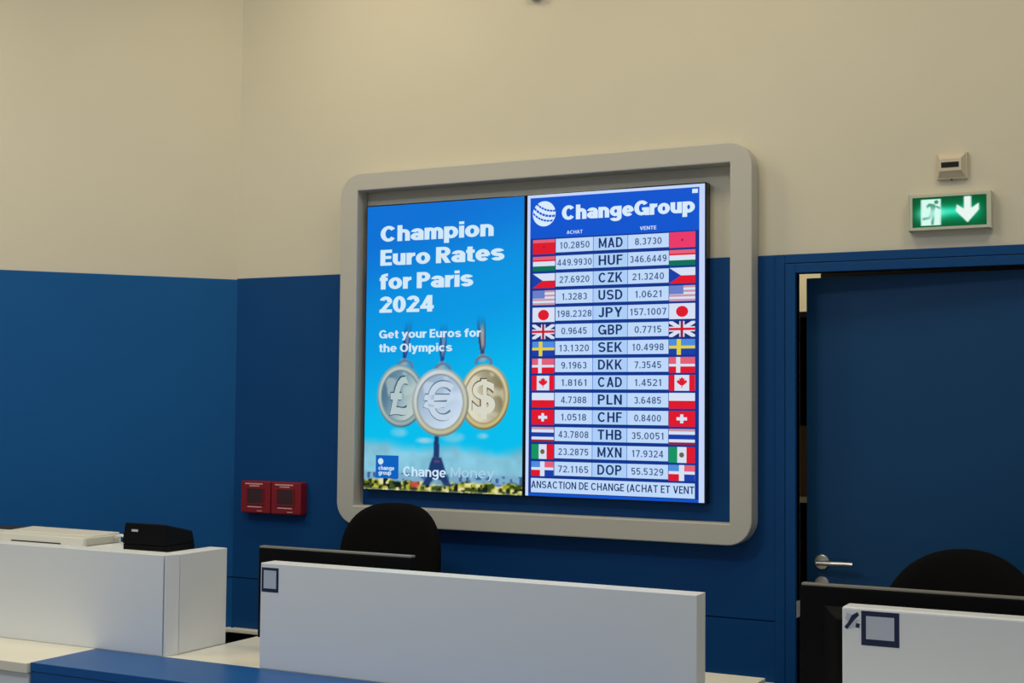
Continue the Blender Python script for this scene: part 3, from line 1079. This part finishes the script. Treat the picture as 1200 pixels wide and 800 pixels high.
# ------------------------------------------------------------------ red call points
def call_point(x0, label):
    x1, z0, z1 = x0 + 0.150, 1.126, 1.258
    yb, yf = D - BP, D - BP - 0.045
    t = thing('alarm_call_point', label, 'alarm button', ((x0 + x1) / 2, yb, z0), 0, 'red alarm call points')
    obj('casing', B(x0, x1, yf, yb, z0, z1), M['red'], t, bevel=0.006, segs=3)
    w = bmesh.new()
    wx0, wx1, wz0, wz1 = x0 + 0.036, x1 - 0.036, z0 + 0.040, z1 - 0.032
    for q in ((wx0 - 0.005, wx1 + 0.005, wz1, wz1 + 0.005), (wx0 - 0.005, wx1 + 0.005, wz0 - 0.005, wz0), (wx0 - 0.005, wx0, wz0, wz1), (wx1, wx1 + 0.005, wz0, wz1)):
        box(w, q[0], q[1], yf - 0.004, yf + 0.002, q[2], q[3])
    obj('window_rim', w, M['red'], t, bevel=0.001)
    obj('press_plate', B(wx0, wx1, yf - 0.0015, yf + 0.003, wz0, wz1), M['red_dark'], t)
    for zz, a, b, hh in ((z1 - 0.014, 0.022, 0.112, 0.005), (z1 - 0.022, 0.045, 0.095, 0.004), (z0 + 0.024, 0.036, 0.108, 0.0045), (z0 + 0.009, 0.085, 0.11, 0.003)):
        obj('print_mark', B(x0 + a, x0 + b, yf - 0.0012, yf + 0.0005, zz, zz + hh), M['red_print'], t)
call_point(-3.585, 'left one of two red alarm call points under the wall corner')
call_point(-3.432, 'right one of two red alarm call points, nearer the screens')

# ------------------------------------------------------------------ counters
DESK = 0.80
PT = 1.108
def counter(name, label, pts, panels, mtop):
    xs = [p[0] for p in pts]
    t = thing(name, label, 'counter', ((min(xs) + max(xs)) / 2, pts[0][1], 0), 0)
    b = bmesh.new()
    prism(b, pts, DESK - 0.03, DESK)
    obj('worktop', b, mtop, t, bevel=0.002)
    for nm, a in panels:
        obj(nm, B(*a), M['white_lam'], t, bevel=0.002)
    return t
counter('service_counter', 'white service counter at left under the white printer',
        [(-4.03, 2.975), (-3.1425, 2.975), (-3.1425, 3.257), (-2.853, 3.257), (-2.853, 3.537), (-3.30, 3.537), (-3.30, 3.80), (-4.03, 3.80)],
        [('front_panel', (-4.03, -3.145, 2.985, 3.01, 0.0, 0.769)), ('inner_panel', (-3.14, -2.86, 3.262, 3.285, 0, 0.769)),
         ('side_panel', (-4.03, -4.005, 3.012, 3.78, 0, 0.769)), ('side_panel', (-2.885, -2.86, 3.287, 3.53, 0, 0.769)),
         ('riser', (-4.02, -3.28, 3.332, 3.62, 0.801, 1.092)), ('riser', (-3.278, -2.925, 3.332, 3.533, 0.801, 1.092))], M['top_lam'])
counter('service_counter', 'cream topped service counter behind the middle white panel',
        [(-2.851, 3.257), (-1.155, 3.257), (-1.155, 3.86), (-2.851, 3.86)],
        [('side_panel', (-2.84, -2.815, 3.27, 3.84, 0, 0.769)), ('side_panel', (-1.185, -1.16, 3.27, 3.84, 0, 0.769)),
         ('front_panel', (-2.813, -1.187, 3.27, 3.292, 0, 0.769))], M['top_lam'])
counter('service_counter', 'service counter at right carrying the panel with two stickers',
        [(-0.98, 2.99), (0.75, 2.99), (0.75, 3.86), (-0.98, 3.86)],
        [('side_panel', (-0.97, -0.945, 3.03, 3.84, 0, 0.769)), ('side_panel', (0.715, 0.74, 3.03, 3.84, 0, 0.769)),
         ('front_panel', (-0.97, 0.74, 3.0, 3.025, 0, 0.769))], M['top_lam'])
# blue box in front of the middle counter
t = thing('counter_front', 'blue boxed counter front with a flat top below the middle panel', 'counter front', (-2.15, 3.0, 0), 0)
obj('top_board', B(-3.1405, -1.158, 2.988, 3.2555, DESK - 0.025, DESK + 0.001), M['blue_lam'], t, bevel=0.0015)
obj('front_board', B(-3.1405, -1.158, 2.990, 3.012, 0, DESK - 0.0255), M['blue_lam'], t, bevel=0.001)
obj('side_board', B(-3.1405, -3.118, 3.0125, 3.254, 0, DESK - 0.0255), M['blue_lam'], t, bevel=0.001)
obj('side_board', B(-1.18, -1.158, 3.0125, 3.254, 0, DESK - 0.0255), M['blue_lam'], t, bevel=0.001)

t = thing('privacy_panel', 'left white counter panel with an end return, below the printers', 'panel', (-3.45, 3.29, DESK), 0)
obj('front_panel', B(-4.03, -2.876, 3.2585, 3.330, DESK + 0.0006, PT), M['white_lam'], t, bevel=0.002)
b = bmesh.new()
prism(b, [(-2.8715, 3.2615), (-2.866, 3.2615), (-2.8528, 3.3085), (-2.8715, 3.3085)], DESK + 0.0006, PT)
obj('corner_post', b, M['white_lam'], t, bevel=0.001)
b = bmesh.new()
prism(b, [(-2.8715, 3.3112), (-2.852, 3.3112), (-2.852, 3.535), (-2.922, 3.535), (-2.922, 3.3315), (-2.8715, 3.3315)], DESK + 0.0006, PT)
obj('end_panel', b, M['white_lam'], t, bevel=0.002)
o = tag(obj('privacy_panel', B(-2.503, -1.151, 3.2585, 3.325, DESK + 0.0006, PT), M['white_lam'], None, bevel=0.002),
        'middle white counter panel, long and plain, below the two screens', 'panel')
o = tag(obj('privacy_panel', B(-0.789, 0.74, 3.2585, 3.325, DESK + 0.0006, PT), M['white_lam'], None, bevel=0.006, segs=3),
        'right white counter panel in front of the blue door', 'panel')

def square_sticker(x0, x1, z0, z1, label):
    y = 3.2585
    t = thing('square_sticker', label, 'sticker', ((x0 + x1) / 2, y, z0), 0)
    obj('border', B(x0, x1, y - 0.0008, y, z0, z1), M['navy'], t)
    w = x1 - x0
    obj('label_field', B(x0 + 0.13 * w, x1 - 0.13 * w, y - 0.0014, y - 0.0007, z0 + 0.17 * w, z1 - 0.13 * w), M['sticker'], t)
square_sticker(-2.499, -2.438, 1.024, 1.095, 'navy bordered square sticker at the corner of the middle panel')
square_sticker(-0.743, -0.655, 1.021, 1.101, 'navy bordered square sticker on the right panel, beside a torn one')
b = bmesh.new()
yy = 3.2585
prism_y(b, [(-0.783, 1.060), (-0.776, 1.055), (-0.760, 1.077), (-0.748, 1.090), (-0.752, 1.097), (-0.765, 1.089), (-0.773, 1.073)], yy - 0.0008, yy, 0)
prism_y(b, [(-0.757, 1.061), (-0.748, 1.060), (-0.746, 1.070), (-0.755, 1.071)], yy - 0.0008, yy, 0)
prism_y(b, [(-0.776, 1.055), (-0.757, 1.061), (-0.755, 1.071), (-0.746, 1.080), (-0.760, 1.077)], yy - 0.0008, yy, 1)
prism_y(b, [(-0.777, 1.094), (-0.765, 1.0905), (-0.774, 1.074), (-0.781, 1.080)], yy - 0.0008, yy, 1)
tag(obj('torn_sticker', b, [M['navy'], M['sticker']]), 'torn scrap of a dark sticker at the right panel corner', 'sticker')

# ------------------------------------------------------------------ things on the counters
def monitor(x0, label):
    x1, z0, z1 = x0 + 0.566, 0.838, 1.124
    y = 3.50
    cx = (x0 + x1) / 2
    t = thing('monitor', label, 'monitor', (cx, y + 0.02, DESK), 0, 'black monitors on the counters')
    b = bmesh.new()
    box(b, x0, x1, y, y + 0.022, z0, z1 - 0.004)
    hexa(b, [(x0 + 0.10, y - 0.028, z0 + 0.05), (x1 - 0.10, y - 0.028, z0 + 0.05), (x1 - 0.06, y, z0 + 0.03), (x0 + 0.06, y, z0 + 0.03)],
            [(x0 + 0.10, y - 0.028, z1 - 0.08), (x1 - 0.10, y - 0.028, z1 - 0.08), (x1 - 0.06, y, z1 - 0.05), (x0 + 0.06, y, z1 - 0.05)])
    obj('back_shell', b, M['black'], t, bevel=0.003)
    obj('lit_top_edge', B(x0 + 0.002, x1 - 0.002, y + 0.001, y + 0.026, z1 - 0.0038, z1 + 0.002), M['edge_lit'], t, bevel=0.001)
    obj('screen', B(x0 + 0.006, x1 - 0.006, y + 0.0222, y + 0.0255, z0 + 0.006, z1 - 0.008), M['black_gloss'], t)
    b = bmesh.new()
    box(b, cx - 0.03, cx + 0.03, y - 0.045, y - 0.029, DESK + 0.012, z0 + 0.15)
    obj('stand_neck', b, M['black'], t, bevel=0.004)
    b = bmesh.new()
    prism(b, [(cx + 0.13 * math.cos(a), y - 0.02 + 0.10 * math.sin(a)) for a in [2 * PI * k / 32 for k in range(32)]], DESK, DESK + 0.012)
    obj('stand_base', b, M['black'], t, bevel=0.003)
monitor(-2.698, 'black monitor seen from behind, over the middle white panel')
monitor(-0.954, 'black monitor seen from behind, beside the blue door')

# receipt printer
t = thing('receipt_printer', 'small black receipt printer at the end of the left panel', 'receipt printer', (-3.08, 3.45, 1.092), 0)
x0, x1, ya, yb = -3.166, -2.980, 3.385, 3.528
b = bmesh.new()
box(b, x0 + 0.004, x1 - 0.001, ya + 0.004, yb, 1.092, 1.118)
obj('base', b, M['black'], t, bevel=0.003)
b = bmesh.new()
hexa(b, [(x0, ya, 1.1182), (x1, ya, 1.1182), (x1, yb, 1.1182), (x0, yb, 1.1182)],
        [(x0 + 0.006, ya + 0.008, 1.187), (x1 - 0.010, ya + 0.008, 1.187), (x1 - 0.006, yb - 0.004, 1.158), (x0 + 0.006, yb - 0.004, 1.158)])
obj('cover', b, M['black'], t, bevel=0.006, segs=3)
obj('badge', B(x0 + 0.040, x0 + 0.066, ya + 0.003, ya + 0.009, 1.1585, 1.1655), M['sticker'], t)

# white flatbed printer
t = thing('flatbed_printer', 'white flatbed printer with its thin lid on the left counter', 'printer', (-3.55, 3.53, 1.092), 0)
x0, x1, ya, yb = -3.92, -3.372, 3.42, 3.605
b = bmesh.new()
hexa(b, [(x0, ya, 1.092), (x1, ya, 1.092), (x1, yb, 1.092), (x0, yb, 1.092)],
        [(x0, ya + 0.006, 1.122), (x1, ya + 0.006, 1.121), (x1, yb, 1.121), (x0, yb, 1.121)])
obj('body', b, M['printer'], t, bevel=0.004, segs=3)
obj('paper_slot', B(-3.70, -3.47, ya - 0.0008, ya + 0.010, 1.0945, 1.0995), M['slot'], t)
b = bmesh.new()
hexa(b, [(-3.785, ya + 0.045, 1.1215), (x1 - 0.004, ya + 0.045, 1.1215), (x1 - 0.004, yb - 0.003, 1.1215), (-3.785, yb - 0.003, 1.1215)],
        [(-3.770, ya + 0.055, 1.125), (x1 - 0.006, ya + 0.055, 1.125), (x1 - 0.006, yb - 0.005, 1.1275), (-3.785, yb - 0.005, 1.1290)])
obj('lid', b, M['printer'], t, bevel=0.0012)
obj('dark_strip', B(x0 + 0.01, -3.79, ya + 0.09, yb - 0.006, 1.1205, 1.1255), M['slot'], t)  # dark strip left of the lid
obj('grey_side', B(x1 - 0.002, x1 + 0.0025, ya + 0.02, yb - 0.012, 1.095, 1.117), M['printer_grey'], t, bevel=0.001)  # right side greyer than the body
# cable loop between the two printers
b = bmesh.new()
tube(b, [(-3.3695, 3.57, 1.110), (-3.33, 3.55, 1.122), (-3.275, 3.50, 1.130), (-3.252, 3.50, 1.124), (-3.236, 3.50, 1.108), (-3.225, 3.49, 1.098), (-3.20, 3.47, 1.0965)], 0.0045, 10)
tag(obj('white_cable', b, M['paper'], None, smooth=True), 'short white cable between the flatbed and the receipt printer', 'cable')

# ------------------------------------------------------------------ chairs
def chair(cx, cy, rz, top, wid, hgt, label, ex):
    t = thing('office_chair', label, 'chair', (cx, cy, 0), rz, 'black office chairs')
    # backrest: a rounded pad, bowed backwards at its sides (local -y faces the counter)
    b = bmesh.new()
    n, m = 26, 16
    def pt(s, q, side):
        # s across, q up; superellipse outline
        return None
    zc = top - hgt / 2
    front, back = [], []
    for i in range(m + 1):
        r = i / m
        rf, rb = [], []
        for k in range(n * 2):
            a = 2 * PI * k / (n * 2)
            ca, sa = math.cos(a), math.sin(a)
            e = 2 / ex
            x = wid / 2 * r * math.copysign(abs(ca) ** e, ca)
            z = hgt / 2 * r * math.copysign(abs(sa) ** e, sa)
            bow = 0.045 * (2 * x / wid) ** 2
            th = 0.030 * math.sqrt(max(0.0, 1 - r ** 6)) + 0.006
            tilt = 0.10 * (z + hgt / 2)
            rf.append((x, 0.215 - bow - th + tilt, zc + z))
            rb.append((x, 0.215 - bow + th + tilt, zc + z))
        front.append(rf)
        back.append(rb)
    def shell(rows, flip):
        vr = []
        for i, rw in enumerate(rows):
            if i == 0:
                vr.append([b.verts.new(rw[0])] * len(rw))
            else:
                vr.append([b.verts.new(p) for p in rw])
        N = len(rows[0])
        for i in range(1, len(rows)):
            for k in range(N):
                l = (k + 1) % N
                if i == 1:
                    b.faces.new((vr[0][0], vr[1][k], vr[1][l]))
                else:
                    b.faces.new((vr[i - 1][k], vr[i][k], vr[i][l], vr[i - 1][l]))
        return vr[-1]
    ra, rb_ = shell(front, False), shell(back, True)
    for k in range(len(ra)):
        l = (k + 1) % len(ra)
        b.faces.new((ra[k], rb_[k], rb_[l], ra[l]))
    obj('backrest', b, M['fabric'], t, smooth=True, world=False)
    b = bmesh.new()
    tube(b, [(0, 0.05, 0.43), (0, 0.22, 0.44), (0, 0.285, 0.52), (0, 0.30, 0.70), (0, 0.295, top - hgt * 0.55)], 0.02, 12)
    obj('back_support', b, M['black'], t, smooth=True, world=False)
    b = bmesh.new()
    pts = []
    for k in range(40):
        a = 2 * PI * k / 40
        ca, sa = math.cos(a), math.sin(a)
        pts.append((0.23 * math.copysign(abs(ca) ** 0.6, ca), -0.02 + 0.215 * math.copysign(abs(sa) ** 0.6, sa)))
    prism(b, pts, 0.445, 0.51)
    obj('seat', b, M['fabric'], t, bevel=0.02, segs=3, world=False)
    b = bmesh.new()
    tube(b, [(0, 0, 0.445), (0, 0, 0.27)], 0.018, 16)
    tube(b, [(0, 0, 0.29), (0, 0, 0.10)], 0.028, 16)
    obj('gas_column', b, M['black'], t, world=False)
    for k in range(5):
        a = 2 * PI * (k + 0.25) / 5
        ca, sa = math.cos(a), math.sin(a)
        b = bmesh.new()
        tube(b, [(0.02 * ca, 0.02 * sa, 0.115), (0.16 * ca, 0.16 * sa, 0.095), (0.27 * ca, 0.27 * sa, 0.07)], [0.024, 0.019, 0.014], 10)
        lg = obj('leg', b, M['black'], t, world=False)
        b = bmesh.new()
        for s in (-0.014, 0.014):
            p = Vector((0.27 * ca - s * sa, 0.27 * sa + s * ca, 0.027))
            q = Vector((-sa, ca, 0)) * 0.008
            tube(b, [p - q, p + q], 0.027, 16)
        tube(b, [(0.27 * ca, 0.27 * sa, 0.027), (0.27 * ca, 0.27 * sa, 0.072)], 0.006, 8)
        obj('caster', b, M['black'], lg, world=False)
chair(-2.617, 4.02, math.radians(12), 1.217, 0.39, 0.46, 'black office chair behind the middle panel, below the left screen', 2.7)
chair(-0.690, 3.98, math.radians(-8), 1.163, 0.475, 0.46, 'black office chair behind the right panel, before the blue door', 2.15)

# ------------------------------------------------------------------ seen through the door gap
t = thing('storage_shelf', 'dark shelf with a pale edge in the room behind the door', 'shelf', (-1.6, 6.05, 0), 0)
obj('side_board', B(-2.1, -2.07, 5.9, 6.25, 0, 2.0), M['near_black'], t)
obj('side_board', B(-1.13, -1.10, 5.9, 6.25, 0, 2.0), M['near_black'], t)
obj('back_board', B(-2.07, -1.13, 6.23, 6.25, 0, 2.0), M['near_black'], t)
for z in (0.3, 0.75, 1.19, 1.95):
    obj('shelf_board', B(-2.07, -1.13, 5.9, 6.23, z - 0.025, z), M['paper'] if z == 1.19 else M['near_black'], t)
tag(obj('cardboard_box', B(-2.0, -1.45, 5.93, 6.2, 1.1905, 1.50), M['brown'], None, bevel=0.004), 'brown cardboard box on the shelf behind the door', 'box')
